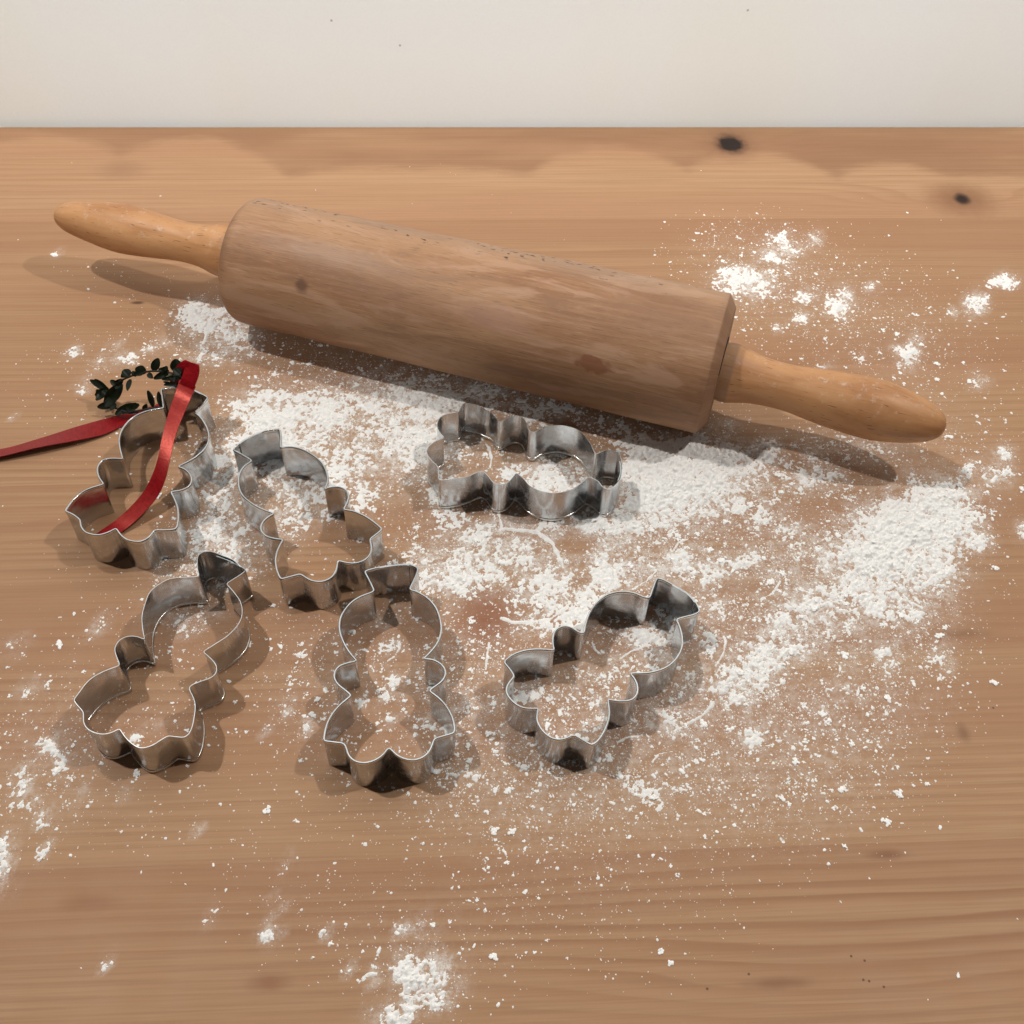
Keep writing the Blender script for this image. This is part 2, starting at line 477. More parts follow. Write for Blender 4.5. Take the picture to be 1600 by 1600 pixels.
# heaps of flour:  x, y, rx, ry, angle, weight  (seen in the photograph, laid on the table)
HEAPS = [
    (640, 632, 80, 44, 10, .95), (590, 610, 45, 26, 20, .55), (720, 625, 60, 34, 12, .45), (660, 690, 55, 45, 0, 1.0), (610, 720, 60, 40, 0, .4), (545, 690, 45, 30, 0, .42),
    (328, 505, 46, 28, 15, 1.05), (365, 520, 30, 24, 30, .85), (350, 545, 55, 26, 0, .5), (310, 490, 26, 20, 0, .7),
    (450, 655, 70, 36, -5, .95), (400, 640, 45, 34, 0, .8), (500, 620, 50, 26, 0, .4), (430, 690, 50, 28, 0, .75), (520, 650, 40, 26, 0, .45), (560, 760, 60, 46, 0, .55),
    (430, 735, 55, 34, 20, .8), (465, 795, 48, 40, 10, .72), (440, 825, 40, 26, 0, .5), (350, 720, 36, 40, 0, .7), (335, 770, 28, 50, 10, .7), (345, 835, 40, 34, 0, .75), (370, 880, 40, 24, 0, .55), (320, 850, 36, 28, 0, .5),
    (870, 740, 50, 26, 0, 1.15), (860, 765, 46, 18, 0, 1.0), (805, 750, 26, 16, 0, .6), (735, 750, 40, 12, -10, .5), (690, 770, 24, 40, 0, .6), (840, 655, 34, 14, 0, .7), (760, 610, 40, 20, 0, .5),
    (745, 860, 62, 34, 0, .85), (700, 905, 60, 36, 10, .95), (660, 880, 30, 24, 0, .5), (780, 830, 50, 20, 0, .7), (830, 860, 50, 40, 0, .5), (900, 915, 60, 30, 0, .75), (930, 860, 56, 46, 0, .95), (970, 890, 50, 30, 0, .8),
    (945, 820, 50, 20, 0, .8), (880, 820, 40, 16, 0, .6), (860, 960, 40, 24, 0, .6), (905, 965, 18, 30, 20, .7), (800, 985, 60, 14, 0, .45), (990, 820, 36, 22, 0, .8), (820, 930, 60, 40, 0, .4),
    (1080, 735, 95, 46, -4, 1.25), (1040, 770, 70, 40, 0, 1.1), (1125, 765, 60, 34, 0, 1.05), (1010, 740, 40, 36, 0, 1.0), (1150, 720, 46, 26, 10, .85), (1060, 810, 50, 26, 0, .55), (1190, 705, 20, 14, 0, .8),
    (1168, 444, 42, 21, 0, 1.2), (1150, 430, 26, 14, 0, .8), (1222, 388, 22, 20, 30, 1.1), (1205, 400, 24, 14, 0, .6), (1272, 375, 12, 12, 0, .8), (1310, 478, 17, 20, 20, 1.0), (1318, 462, 12, 12, 0, .8), (1250, 498, 10, 9, 0, .9), (1256, 463, 13, 9, 0, .9),
    (1360, 450, 10, 6, 0, .7), (1214, 512, 8, 6, 0, .8), (1420, 552, 14, 24, 25, 1.05), (1400, 545, 8, 8, 0, .6), (1524, 478, 16, 20, 30, 1.0), (1512, 470, 9, 9, 0, .7), (1570, 440, 20, 11, 0, 1.05), (1487, 488, 8, 6, 0, .7),
    (1528, 598, 14, 8, 0, .85), (1340, 560, 9, 7, 0, .75), (1290, 580, 14, 9, 0, .5), (1245, 395, 10, 8, 0, .6),
    (1556, 742, 26, 20, 0, 1.1), (1566, 708, 15, 10, 0, .9), (1510, 735, 12, 10, 0, .7), (1598, 832, 10, 16, 0, .9), (1260, 705, 30, 16, 10, .7), (1280, 745, 34, 16, 0, .85), (1250, 755, 20, 14, 0, .7), (1330, 700, 60, 20, 10, .45), (1380, 690, 30, 12, 0, .5),
    (1395, 840, 100, 46, -14, 1.2), (1450, 815, 70, 40, -20, 1.1), (1340, 870, 60, 34, 0, 1.0), (1400, 885, 80, 34, 0, 1.05), (1430, 780, 80, 30, -20, .5), (1500, 840, 34, 24, 0, .8), (1530, 850, 20, 14, 0, .6), (1480, 780, 36, 26, 0, .8),
    (1335, 950, 60, 28, 0, .7), (1245, 955, 44, 34, -20, 1.0), (1280, 990, 50, 26, -10, .45), (1440, 930, 50, 30, 0, .55), (1470, 905, 30, 20, 0, .8), (1380, 930, 40, 24, 0, .75), (1300, 930, 50, 30, 0, .35), (1430, 960, 60, 24, 0, .45),
    (1185, 1040, 48, 36, -30, 1.1), (1210, 1015, 40, 28, 0, .55), (1150, 1080, 34, 26, 0, .95), (1240, 1030, 30, 20, 0, .6), (1220, 890, 26, 14, -20, .8), (1180, 870, 24, 13, -20, .75), (1150, 885, 30, 12, -25, .5), (1235, 825, 22, 18, 0, .75), (1190, 810, 20, 14, 0, .6),
    (1090, 890, 44, 26, 10, 1.0), (1060, 870, 40, 18, 0, .7), (1020, 900, 40, 14, -20, .6), (1120, 950, 22, 16, 0, .6), (1105, 1010, 14, 20, 20, .7), (1080, 1070, 22, 28, 30, .6), (1050, 1130, 46, 22, 0, .65), (1170, 1150, 16, 24, 0, .6), (1025, 1120, 24, 18, 0, .6),
    (1040, 988, 52, 20, -10, .95), (1000, 995, 34, 16, 0, .7), (1035, 1025, 24, 12, 0, .8), (960, 1040, 50, 26, 0, .35), (820, 1088, 26, 14, 0, .75), (930, 1130, 16, 10, 0, .6), (910, 1080, 60, 30, 0, .3),
    (1385, 1028, 14, 13, 0, .75), (1325, 1035, 12, 8, 0, .65), (1482, 1050, 9, 8, 0, .7), (1465, 1025, 16, 12, 0, .7), (1380, 1020, 24, 16, 0, .5), (1430, 1000, 12, 10, 0, .5), (1315, 1080, 14, 8, 0, .6), (1290, 1110, 18, 10, 0, .6),
    (655, 1540, 40, 30, 55, 1.15), (690, 1525, 20, 34, -25, 1.05), (640, 1520, 26, 18, 30, .9), (590, 1592, 26, 14, 0, 1.0), (625, 1588, 18, 14, 0, .9), (680, 1565, 24, 16, 50, .8), (570, 1530, 11, 9, 0, .8), (537, 1526, 8, 7, 0, .85), (585, 1512, 10, 7, 0, .7),
    (416, 1460, 15, 14, 0, 1.05), (432, 1424, 8, 8, 0, .8), (428, 1408, 6, 6, 0, .7), (322, 1440, 8, 7, 20, .85), (333, 1420, 7, 6, 0, .8), (650, 1450, 18, 11, 0, .85), (620, 1452, 8, 8, 0, .7), (500, 1457, 7, 8, 20, .8), (164, 1510, 7, 14, 20, .8),
    (0, 1355, 15, 36, 0, 1.2), (75, 1165, 12, 14, 0, .8), (65, 1283, 10, 12, 0, .95), (67, 1330, 8, 14, 30, .8), (444, 1361, 9, 10, 0, 1.0), (187, 1242, 7, 12, 0, .85), (125, 1245, 8, 8, 0, .75), (300, 1300, 7, 9, 0, .8), (515, 1476, 7, 6, 0, .7), (762, 1385 - 25, 6, 6, 0, .7),
    (30, 1230, 14, 20, 0, .6), (45, 1260, 10, 8, 0, .65), (90, 1185, 14, 16, 0, .55), (40, 1080, 18, 10, 0, .55), (20, 1010, 22, 14, 0, .5), (145, 990, 22, 10, -30, .5), (155, 970, 14, 9, -30, .55), (35, 1215, 12, 10, 0, .6),
    (160, 568, 24, 10, -20, .85), (113, 551, 11, 8, 0, .9), (232, 547, 12, 7, -15, .85), (128, 608, 11, 8, 0, .8), (200, 560, 12, 10, 0, .6), (260, 535, 14, 7, 0, .5), (85, 398, 7, 4, -15, .7), (310, 560, 30, 10, -10, .6), (180, 540, 8, 6, 0, .6), (55, 575, 5, 5, 0, .6), (15, 650, 6, 4, 0, .6),
    (270, 970, 26, 12, 0, .65), (310, 960, 30, 14, 0, .6), (290, 985, 26, 10, 0, .5), (260, 905, 22, 12, -10, .6), (340, 920, 20, 10, 0, .5), (240, 880, 30, 10, -20, .5), (300, 880, 40, 18, 0, .55), (235, 1140, 8, 6, 0, .7), (210, 1155, 9, 5, 0, .8), (250, 1065, 8, 6, 0, .5),
    (445, 1112, 10, 9, 0, .85), (478, 1137, 11, 9, 0, .9), (505, 1075, 8, 6, 0, .7), (470, 1022, 7, 5, 0, .7), (430, 1112, 5, 4, 0, .6), (410, 1142, 6, 6, 0, .6), (470, 1150, 9, 8, 0, .5),
    (605, 1018, 14, 12, 0, .75), (617, 1065, 12, 9, -20, .7), (600, 1090, 10, 8, 0, .6), (562, 1098, 9, 5, 0, .6), (608, 1123, 6, 7, 0, .6), (670, 1080, 12, 16, 0, .5), (660, 1130, 12, 12, 0, .5), (700, 1140, 14, 14, 0, .55), (725, 1108, 26, 12, 0, .55), (735, 1210, 24, 8, 10, .6),
    (590, 975, 22, 12, 0, .45), (615, 960, 14, 9, 0, .5), (870, 640, 60, 14, 14, .5), (960, 672, 60, 16, 14, .55), (1130, 665, 16, 10, 0, .6), (1195, 700, 16, 12, 0, .8), (1090, 690, 40, 16, 0, .6), (1020, 700, 40, 20, 0, .6), (780, 628, 70, 16, 12, .5),
]
# grains and crumbs: where they lie and how closely
SPRINKLE = [
    (860, 890, 260, 170, 1.0), (1180, 960, 200, 170, 1.0), (1330, 880, 160, 120, 1.0), (900, 1160, 210, 90, .95), (1050, 1230, 260, 80, .75), (1150, 1120, 210, 70, .85), (1300, 1150, 120, 90, .5), (800, 1270, 170, 70, .45), (470, 700, 150, 110, .9),
    (340, 820, 70, 90, .8), (640, 660, 160, 80, .9), (330, 520, 80, 50, .6), (200, 555, 120, 40, .28), (90, 1150, 100, 110, .5), (50, 1230, 70, 90, .5), (280, 960, 80, 90, .5), (240, 1130, 120, 70, .3), (1190, 440, 110, 60, .55), (1300, 480, 140, 80, .35),
    (1430, 560, 130, 90, .35), (1420, 720, 150, 80, .5), (660, 1520, 110, 70, .5), (450, 1420, 130, 90, .16), (720, 1420, 220, 90, .20), (600, 1080, 120, 120, .5), (480, 1080, 80, 120, .4), (740, 1070, 70, 120, .8), (1090, 760, 130, 60, .8), (820, 760, 140, 60, .5),
    (1000, 1380, 220, 110, .22), (300, 1280, 180, 80, .16), (150, 900, 140, 120, .10), (100, 650, 110, 70, .12), (1260, 1270, 120, 80, .3), (1150, 380, 100, 40, .3), (1380, 1050, 110, 80, .55), (180, 440, 110, 50, .12), (1000, 1500, 160, 90, .06), (540, 560, 120, 60, .5), (880, 640, 200, 50, .4),
]
BARE = [(758, 965, 55, 40, .9), (905, 905, 26, 18, .7), (1000, 985 - 20, 26, 12, .4), (1260, 1060, 50, 26, .5), (1270, 800, 40, 22, .5), (885, 990, 26, 22, .6), (880, 855, 22, 18, .8), (910, 862, 16, 26, .8), (1060, 1110, 24, 18, .3), (860, 1200, 40, 22, .3), (745, 745, 30, 16, .5), (1150, 920, 30, 20, .5), (500, 840, 40, 30, .6), (520, 910, 60, 40, .9), (600, 800, 40, 46, .5)]
RIDGES = [  # raised outlines left where cutters were pressed: points, half width px, height mm
    ([(782, 826), (808, 828), (840, 832), (862, 848), (874, 870), (880, 886)], 3.6, .55), ([(731, 868), (735, 890), (744, 908), (754, 920)], 3.4, .5), ([(784, 965), (800, 972), (830, 972), (862, 966), (884, 950), (890, 940), (880, 930)], 3.2, .45),
    ([(990, 920), (1010, 908), (1025, 892), (1012, 884)], 2.8, .4), ([(1190, 936), (1206, 928), (1216, 914), (1219, 908)], 2.8, .45), ([(1118, 1040), (1130, 1022), (1134, 1004), (1131, 994)], 2.8, .45), ([(1076, 1130), (1095, 1120), (1108, 1108), (1114, 1098)], 3.2, .5),
    ([(1054, 858), (1060, 848), (1076, 842)], 2.4, .4), ([(764, 1005), (761, 1024), (759, 1046)], 2.4, .4), ([(752, 684), (764, 700), (768, 716), (766, 730)], 2.6, .45), ([(780, 804), (784, 822)], 2.4, .4), ([(624, 1002), (624, 1014), (616, 1026), (606, 1032)], 3.0, .5),
    ([(968, 1030), (985, 1018), (1005, 1010), (1020, 1008)], 2.4, .4), ([(925, 1004), (929, 1014), (938, 1022)], 2.4, .45), ([(560, 1108), (566, 1098), (576, 1094)], 2.2, .4), ([(1020, 1190), (1030, 1178), (1052, 1174)], 2.2, .3), ([(965, 1160), (980, 1152), (1000, 1150)], 2.2, .3),
    ([(1384, 905), (1400, 915), (1420, 940), (1440, 950)], 2.0, .4), ([(1340, 1085), (1342, 1072)], 2.0, .3)]

GX0, GX1, GY0, GY1, GS = -0.40, 0.42, 0.085, 0.60, 0.0005


def field(patches, xs, ys, power=2.0):
    """sum of soft elliptical patches, given in photograph pixels, at table points"""
    X, Y = np.meshgrid(xs, ys)
    px, py = to_px(X, Y)
    out = np.zeros_like(px)
    for p in patches:
        cx, cy, rx, ry = p[:4]
        an, w = (math.radians(p[4]), p[5]) if len(p) == 6 else (0.0, p[4])
        dx, dy = px - cx, py - cy
        c, s = math.cos(an), math.sin(an)
        q = ((dx * c + dy * s) / rx) ** 2 + ((-dx * s + dy * c) / ry) ** 2
        out = np.maximum(out, 0) + w * np.exp(-np.minimum(q, 30) ** (power / 2) * 0.9)
    return out


def upsample(a, xs, ys, XS, YS):
    fx = np.clip((XS - xs[0]) / (xs[1] - xs[0]), 0, len(xs) - 1.001)
    fy = np.clip((YS - ys[0]) / (ys[1] - ys[0]), 0, len(ys) - 1.001)
    ix, iy = fx.astype(int), fy.astype(int)
    fx, fy = (fx - ix)[None, :], (fy - iy)[:, None]
    return (a[iy][:, ix] * (1 - fx) + a[iy][:, ix + 1] * fx) * (1 - fy) + (a[iy + 1][:, ix] * (1 - fx) + a[iy + 1][:, ix + 1] * fx) * fy


cx_, cy_ = np.arange(GX0, GX1 + .002, .002), np.arange(GY0, GY1 + .002, .002)
HEAPS = [h_[:5] + (h_[5] * (1.35 if h_[2] < 22 else 1.0),) for h_ in HEAPS]
HEAP_C = field(HEAPS, cx_, cy_, 2.4)
SPR_C = field(SPRINKLE, cx_, cy_, 2.0)
BARE_C = np.clip(field(BARE, cx_, cy_, 3.0), 0, 1)
HEAP_C *= 1 - BARE_C
SPR_C *= 1 - 0.85 * BARE_C


def sample_c(a, X, Y):
    ix = np.clip(((X - cx_[0]) / .002).astype(int), 0, len(cx_) - 1)
    iy = np.clip(((Y - cy_[0]) / .002).astype(int), 0, len(cy_) - 1)
    r = a[iy, ix]
    return np.where((X < cx_[0]) | (X > cx_[-1]) | (Y < cy_[0]) | (Y > cy_[-1]), 0, r)


# ------------------------------------------------------------------ wall and table
def rot2(px, py):
    return px * TX[0] + py * TY[0], px * TX[1] + py * TY[1]


bm = bmesh.new()
bmesh.ops.create_cube(bm, size=1)
for v in bm.verts:
    v.co = Vector((v.co.x * 3.0, v.co.y * 0.10 + REAR + 0.0022 + 0.05, v.co.z * 1.7 + 0.35))
me = bpy.data.meshes.new('wall')
bm.to_mesh(me)
bm.free()
wall = link('wall', me, None, M_WALL)
wall.rotation_euler = (0, 0, YAW)
tag(wall, kind='structure')

table = empty('table', (0, 0, 0), YAW, 'pine table top of wide glued boards with two dark knots near its rear edge', 'table')
JOINTS = [REAR, 0.541, 0.4175, 0.339, 0.2445, 0.1610, 0.075, -0.03]
#          tone  seed  rings/m warp stripe strength
LOOKS = [(.0, 1.3, 170, 2.0, .36), (.46, 2.9, 110, 4.0, .38), (.20, 4.1, 200, 2.5, .45), (.36, 5.7, 150, 5.0, .48), (.26, 7.9, 190, 6.0, .62), (.44, 9.2, 165, 11.0, .80), (.38, 3.4, 170, 8.0, .75)]
for i in range(len(JOINTS) - 1):
    y1, y0 = JOINTS[i] - (0 if i == 0 else .00001), JOINTS[i + 1] + .00001
    nx, ny = 300, max(4, int((y1 - y0) / .004))
    gx, gy = np.linspace(-.62, .62, nx), np.linspace(y0, y1, ny)
    X, Y = np.meshgrid(gx, gy)
    Z = np.zeros_like(X)
    Z[0] -= .00004
    Z[-1] -= .00004 if i else .0015
    gy2 = Y.copy()
    gy2[1] = y0 + .0003
    gy2[-2] = y1 - (.0003 if i else .002)
    Y = gy2
    V = np.stack([X, Y, Z], -1).reshape(-1, 3)
    idx = np.arange(nx * ny).reshape(ny, nx)
    F = np.stack([idx[:-1, :-1], idx[:-1, 1:], idx[1:, 1:], idx[1:, :-1]], -1).reshape(-1, 4)
    # underside and edges of the board
    lo = np.array([(-.62, y0, -.025), (.62, y0, -.025), (.62, y1, -.025), (-.62, y1, -.025)])
    b0 = len(V)
    V = np.vstack([V, lo])
    c00, c10, c11, c01 = idx[0, 0], idx[0, -1], idx[-1, -1], idx[-1, 0]
    F = np.vstack([F, [[b0, b0 + 3, b0 + 2, b0 + 1], [b0, b0 + 1, c10, c00], [b0 + 1, b0 + 2, c11, c10], [b0 + 2, b0 + 3, c01, c11], [b0 + 3, b0, c00, c01]]])
    m = fast_mesh('plank', V, F, False)
    wx, wy = rot2(V[:, 0], V[:, 1])
    spr, hp = sample_c(SPR_C, wx, wy), sample_c(HEAP_C, wx, wy)
    dust = np.clip(0.25 * np.clip(spr - .15, 0, 1.4) + 0.72 * np.clip(hp, 0, 1.2), 0, .95)
    at_ = m.attributes.new('dust', 'FLOAT', 'POINT')
    at_.data.foreach_set('value', dust.astype(np.float32))
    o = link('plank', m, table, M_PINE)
    o['tone'], o['seed'], o['freq'], o['warp'], o['stripe'] = LOOKS[i]

# ------------------------------------------------------------------ flour
XS, YS = np.arange(GX0, GX1, GS), np.arange(GY0, GY1, GS)
shape = (len(YS), len(XS))
heap = upsample(HEAP_C, cx_, cy_, XS, YS)
spr = upsample(SPR_C, cx_, cy_, XS, YS)
n1, n2, n3, n4 = (lattice(shape, c, c) for c in (24, 11, 5, 2.4))
n5, n6 = RNG.random(shape), lattice(shape, 1.4, 1.4)
fb = .10 * n1 + .15 * n2 + .22 * n3 + .27 * n4 + .20 * n6 + .06 * n5           # 0..1 about .5
ridged = 1 - np.abs(2 * lattice(shape, 7, 9) - 1)
heff = heap / (1 + .55 * np.maximum(heap, 0))
level = heff * 1.22 + np.minimum(spr, 1.2) * .10 + (fb - .5) * 3.1 + (lattice(shape, 40, 46) - .5) * .55 + (lattice(shape, 15, 18) - .5) * .62 + (ridged - .5) * .12 - .85 - .6 * np.exp(-np.maximum(heap, 0) * 7 - np.maximum(spr, 0) * 3)
hmm = np.where(level > 0, 1.0 * np.abs(level) * np.clip(.35 + heap * .6, .3, 1.5), level * .6)
hmm += np.where(level > 0, (n4 - .5) * .14 + (n3 - .5) * .20 + (n5 - .5) * .07, 0)
# pressed outlines
X, Y = np.meshgrid(XS, YS)
PX, PY = to_px(X, Y)
for pts, wpx, hgt in RIDGES:
    pts = np.array(pts, float)
    lo, hi = pts.min(0) - 14, pts.max(0) + 14
    sel = np.where((PX > lo[0]) & (PX < hi[0]) & (PY > lo[1]) & (PY < hi[1]))
    qx, qy = PX[sel], PY[sel]
    d = np.full(qx.shape, 1e9)
    for a, b in zip(pts[:-1], pts[1:]):
        ab = b - a
        t = np.clip(((qx - a[0]) * ab[0] + (qy - a[1]) * ab[1]) / (ab @ ab), 0, 1)
        d = np.minimum(d, np.hypot(qx - a[0] - t * ab[0], qy - a[1] - t * ab[1]))
    wv = wpx * (.15 + 1.25 * n3[sel])
    rid = hgt * (.25 + 1.2 * n4[sel]) * (1 - (d / wv) ** 2) - .12 * (n2[sel] < .34)
    hmm[sel] = np.maximum(np.where((d > wv) & (d < wv * 2.6), hmm[sel] - .25, hmm[sel]), rid)
HM = hmm
pos = hmm > 0
cell = pos[:-1, :-1] | pos[1:, :-1] | pos[:-1, 1:] | pos[1:, 1:]
idx = np.full(shape, -1)
need = np.zeros(shape, bool)
need[:-1, :-1] |= cell
need[1:, :-1] |= cell
need[:-1, 1:] |= cell
need[1:, 1:] |= cell
idx[need] = np.arange(need.sum())
jx, jy = RNG.normal(0, .00010, shape), RNG.normal(0, .00010, shape)
V1 = np.stack([(X + jx)[need], (Y + jy)[need], np.maximum(hmm[need], -.25) * .001], -1)
ci, cj = np.where(cell)
F1 = np.stack([idx[ci, cj], idx[ci, cj + 1], idx[ci + 1, cj + 1], idx[ci + 1, cj]], -1)
F1 = np.vstack([F1[:, [0, 1, 2]], F1[:, [0, 2, 3]]])

# grains and crumbs: small lumps of twelve or twenty faces
t_ = (1 + 5 ** .5) / 2
ICO = np.array([(-1, t_, 0), (1, t_, 0), (-1, -t_, 0), (1, -t_, 0), (0, -1, t_), (0, 1, t_), (0, -1, -t_), (0, 1, -t_), (t_, 0, -1), (t_, 0, 1), (-t_, 0, -1), (-t_, 0, 1)]) / math.hypot(1, t_)
ICOF = np.array([(0, 11, 5), (0, 5, 1), (0, 1, 7), (0, 7, 10), (0, 10, 11), (1, 5, 9), (5, 11, 4), (11, 10, 2), (10, 7, 6), (7, 1, 8), (3, 9, 4), (3, 4, 2), (3, 2, 6), (3, 6, 8), (3, 8, 9), (4, 9, 5), (2, 4, 11), (6, 2, 10), (8, 6, 7), (9, 8, 1)])
OCT = np.array([(1, 0, 0), (0, 1, 0), (-1, 0, 0), (0, -1, 0), (0, 0, 1.)])
OCTF = np.array([(0, 1, 4), (1, 2, 4), (2, 3, 4), (3, 0, 4)])


def grains(n, smin, mean, smax, base, faces, clump):
    gx = RNG.uniform(GX0, GX1, n)
    gy = RNG.uniform(GY0, GY1, n)
    w = sample_c(SPR_C, gx, gy) * .8 + np.clip(sample_c(HEAP_C, gx, gy), 0, 1.0) * .7
    ix = np.clip(((gx - GX0) / GS).astype(int), 0, shape[1] - 1)
    iy = np.clip(((gy - GY0) / GS).astype(int), 0, shape[0] - 1)
    w = np.maximum(w - .035, 0) * (np.clip((fb[iy, ix] - .34) * 5, 0.12, 1.4) ** clump) + .0007
    keep = RNG.random(n) < w * .85
    gx, gy, ix, iy = gx[keep], gy[keep], ix[keep], iy[keep]
    k = len(gx)
    s = np.clip(mean * np.exp(RNG.normal(0, .50, k)), smin, smax)
    an = RNG.uniform(0, 6.283, k)
    el = np.where(RNG.random(k) < .18, RNG.uniform(1.4, 2.3, k), RNG.uniform(.85, 1.4, k))
    B = base[None] * (1 + RNG.normal(0, .20, (k, len(base), 1)))
    bx, by = B[:, :, 0] * (s * el)[:, None], B[:, :, 1] * s[:, None]
    c, sn = np.cos(an)[:, None], np.sin(an)[:, None]
    z0 = np.maximum(HM[iy, ix], 0) * .001
    z = B[:, :, 2] * (s * RNG.uniform(.35, .7, k))[:, None] + (z0 + s * .12)[:, None]
    Vg = np.stack([gx[:, None] + bx * c - by * sn, gy[:, None] + bx * sn + by * c, z], -1).reshape(-1, 3)
    Fg = (faces[None] + (np.arange(k) * len(base))[:, None, None]).reshape(-1, 3)
    return Vg, Fg


def crumbs(n):
    """bigger crumbs, each a little pile of lumps"""
    gx, gy = RNG.uniform(GX0, GX1, n), RNG.uniform(GY0, GY1, n)
    w = np.maximum(sample_c(SPR_C, gx, gy) - .05, 0) * .8 + .0015
    ix = np.clip(((gx - GX0) / GS).astype(int), 0, shape[1] - 1)
    iy = np.clip(((gy - GY0) / GS).astype(int), 0, shape[0] - 1)
    k = RNG.random(n) < w
    gx, gy, z0 = gx[k], gy[k], np.maximum(HM[iy[k], ix[k]], 0) * .001
    R = np.clip(.00050 * np.exp(RNG.normal(0, .5, len(gx))), .00022, .0014)
    Vs, Fs, nb = [], [], 0
    for x, y, z, r in zip(gx, gy, z0, R):
        q = int(4 + r * 9000)
        an = RNG.uniform(0, 6.283)
        st = RNG.uniform(.55, 1.0)
        o = RNG.normal(0, .5, (q, 3)) * r * np.array([1, st, .13])
        o[:, 2] = np.abs(o[:, 2])
        c, s_ = math.cos(an), math.sin(an)
        o = np.stack([o[:, 0] * c - o[:, 1] * s_, o[:, 0] * s_ + o[:, 1] * c, o[:, 2]], -1)
        sz = r * RNG.uniform(.28, .62, q)
        B = ICO[None] * (1 + RNG.normal(0, .22, (q, 12, 1))) * sz[:, None, None] * np.array([1, 1, .36])
        Vs.append((B + o[:, None] + np.array([x, y, z + r * .12])).reshape(-1, 3))
        Fs.append((ICOF[None] + (nb + np.arange(q) * 12)[:, None, None]).reshape(-1, 3))
        nb += q * 12
    return np.vstack(Vs), np.vstack(Fs)


VC, FC = crumbs(15000)
VA, FA = grains(46000, .00018, .00035, .0007, ICO, ICOF, 1.4)
VB, FB = grains(380000, .00008, .00016, .00030, OCT, OCTF, 1.0)
V = np.vstack([V1, VA, VB, VC])
F = np.vstack([F1, FA + len(V1), FB + len(V1) + len(VA), FC + len(V1) + len(VA) + len(VB)])
print('FLOUR TRIS', len(F1), len(FA), len(FB), len(FC))
fm = fast_mesh('flour', V, F, True)
sm_ = np.zeros(len(F), bool)
sm_[:len(F1)] = True
fm.polygons.foreach_set('use_smooth', sm_)
flour = link('flour', fm, None, M_FLOUR)
fm.materials.append(M_GRAIN)
fm.polygons.foreach_set('material_index', (~sm_).astype(np.int32))
tag(flour, 'white flour spilled over the pine table in heaps, smears and single grains', 'flour', kind='stuff')

# ------------------------------------------------------------------ rolling pin
RL, RR, BL = 0.0316, 0.0337, 0.2470           # barrel radii and length
AX = np.array([.96509, -.26192, 0.0])
P0 = np.array([-.1537, .4584, 0.0]) + AX * .0115
PIN_YAW = math.atan2(AX[1], AX[0])
NH = np.array([.26192, .96509, 0.0])


def hit(px, py):
    """barrel coordinates (along, around) at a photograph pixel"""
    d = ray(px, py)
    o = EYE - np.array([P0[0], P0[1], .0325])
    dn, dz, on, oz = d @ NH, d[2], o @ NH, o[2]
    a, b, c = dn * dn + dz * dz, on * dn + oz * dz, on * on + oz * oz - .0325 ** 2
    t = (-b - math.sqrt(b * b - a * c)) / a
    return float((o + d * t) @ AX), math.atan2(on + dn * t, oz + dz * t) * .0325


PIN['hit'] = hit
M_BEECH, M_HANDLE = beech_material(), handle_material()
M_GAP = dark_material('dark_end_gap', (0.03, 0.02, 0.016))
pin = empty('rolling_pin', (P0[0], P0[1], 0), PIN_YAW, 'worn wooden rolling pin with two orange brown handles lying behind the cookie cutters', 'rolling pin')


def lathe(name, prof, seg, off0=0.0, off1=0.0, cz=None, parent=None, mat=None, sharp=40, length=1.0):
    """prof: (x, r) along the local x axis; off shifts the axis sideways in local y"""
    V, F = [], []
    for x, r in prof:
        k = abs(x) / length
        for j in range(seg):
            a = 2 * math.pi * j / seg
            V.append((x, r * math.sin(a), r * math.cos(a)))
    n = len(prof)
    for i in range(n - 1):
        for j in range(seg):
            a, b = i * seg + j, i * seg + (j + 1) % seg
            F.append((a, b, b + seg, a + seg))
    V += [(prof[0][0], 0, 0), (prof[-1][0], 0, 0)]
    for j in range(seg):
        F.append((n * seg, (j + 1) % seg, j))
        F.append((n * seg + 1, (n - 1) * seg + j, (n - 1) * seg + (j + 1) % seg))
    m = mesh_from(name, V, F, True, sharp)
    bm = bmesh.new()
    bm.from_mesh(m)
    bmesh.ops.recalc_face_normals(bm, faces=bm.faces)
    bm.to_mesh(m)
    bm.free()
    return link(name, m, parent, mat)


prof = [(0.0004, .0125), (0.0003, RL - .0075)]
for a in np.linspace(0, 90, 10):
    prof.append((.0075 - .0072 * math.cos(math.radians(a)), RL - .0072 + .0072 * math.sin(math.radians(a))))
for t in np.linspace(.06, .97, 24):
    prof.append((BL * t, RL + (RR - RL) * t + .00012 * math.sin(t * 31)))
prof += [(BL - .0042, RR), (BL - .0036, RR - .0003), (BL - .0008, RR - .0046), (BL, RR - .0056), (BL, .0150), (BL - .002, .0142)]
barrel = lathe('barrel', prof, 128, parent=pin, mat=M_BEECH, sharp=25)
barrel.location = (0, 0, .0327)
tilt = math.atan2(RR - RL, BL)
barrel.rotation_euler = (0, -tilt * 0.5, 0)


def smooth_prof(pts, n=60):
    pts = np.array(pts)
    out = []
    P = np.vstack([pts[0] * 2 - pts[1], pts, pts[-1] * 2 - pts[-2]])
    for i in range(1, len(P) - 2):
        p0, p1, p2, p3 = P[i - 1:i + 3]
        for t in np.linspace(0, 1, 8, endpoint=False):
            out.append(.5 * (2 * p1 + (p2 - p0) * t + (2 * p0 - 5 * p1 + 4 * p2 - p3) * t * t + (3 * p1 - p0 - 3 * p2 + p3) * t ** 3))
    out.append(pts[-1])
    return [(float(a), max(float(b), .0002)) for a, b in out]


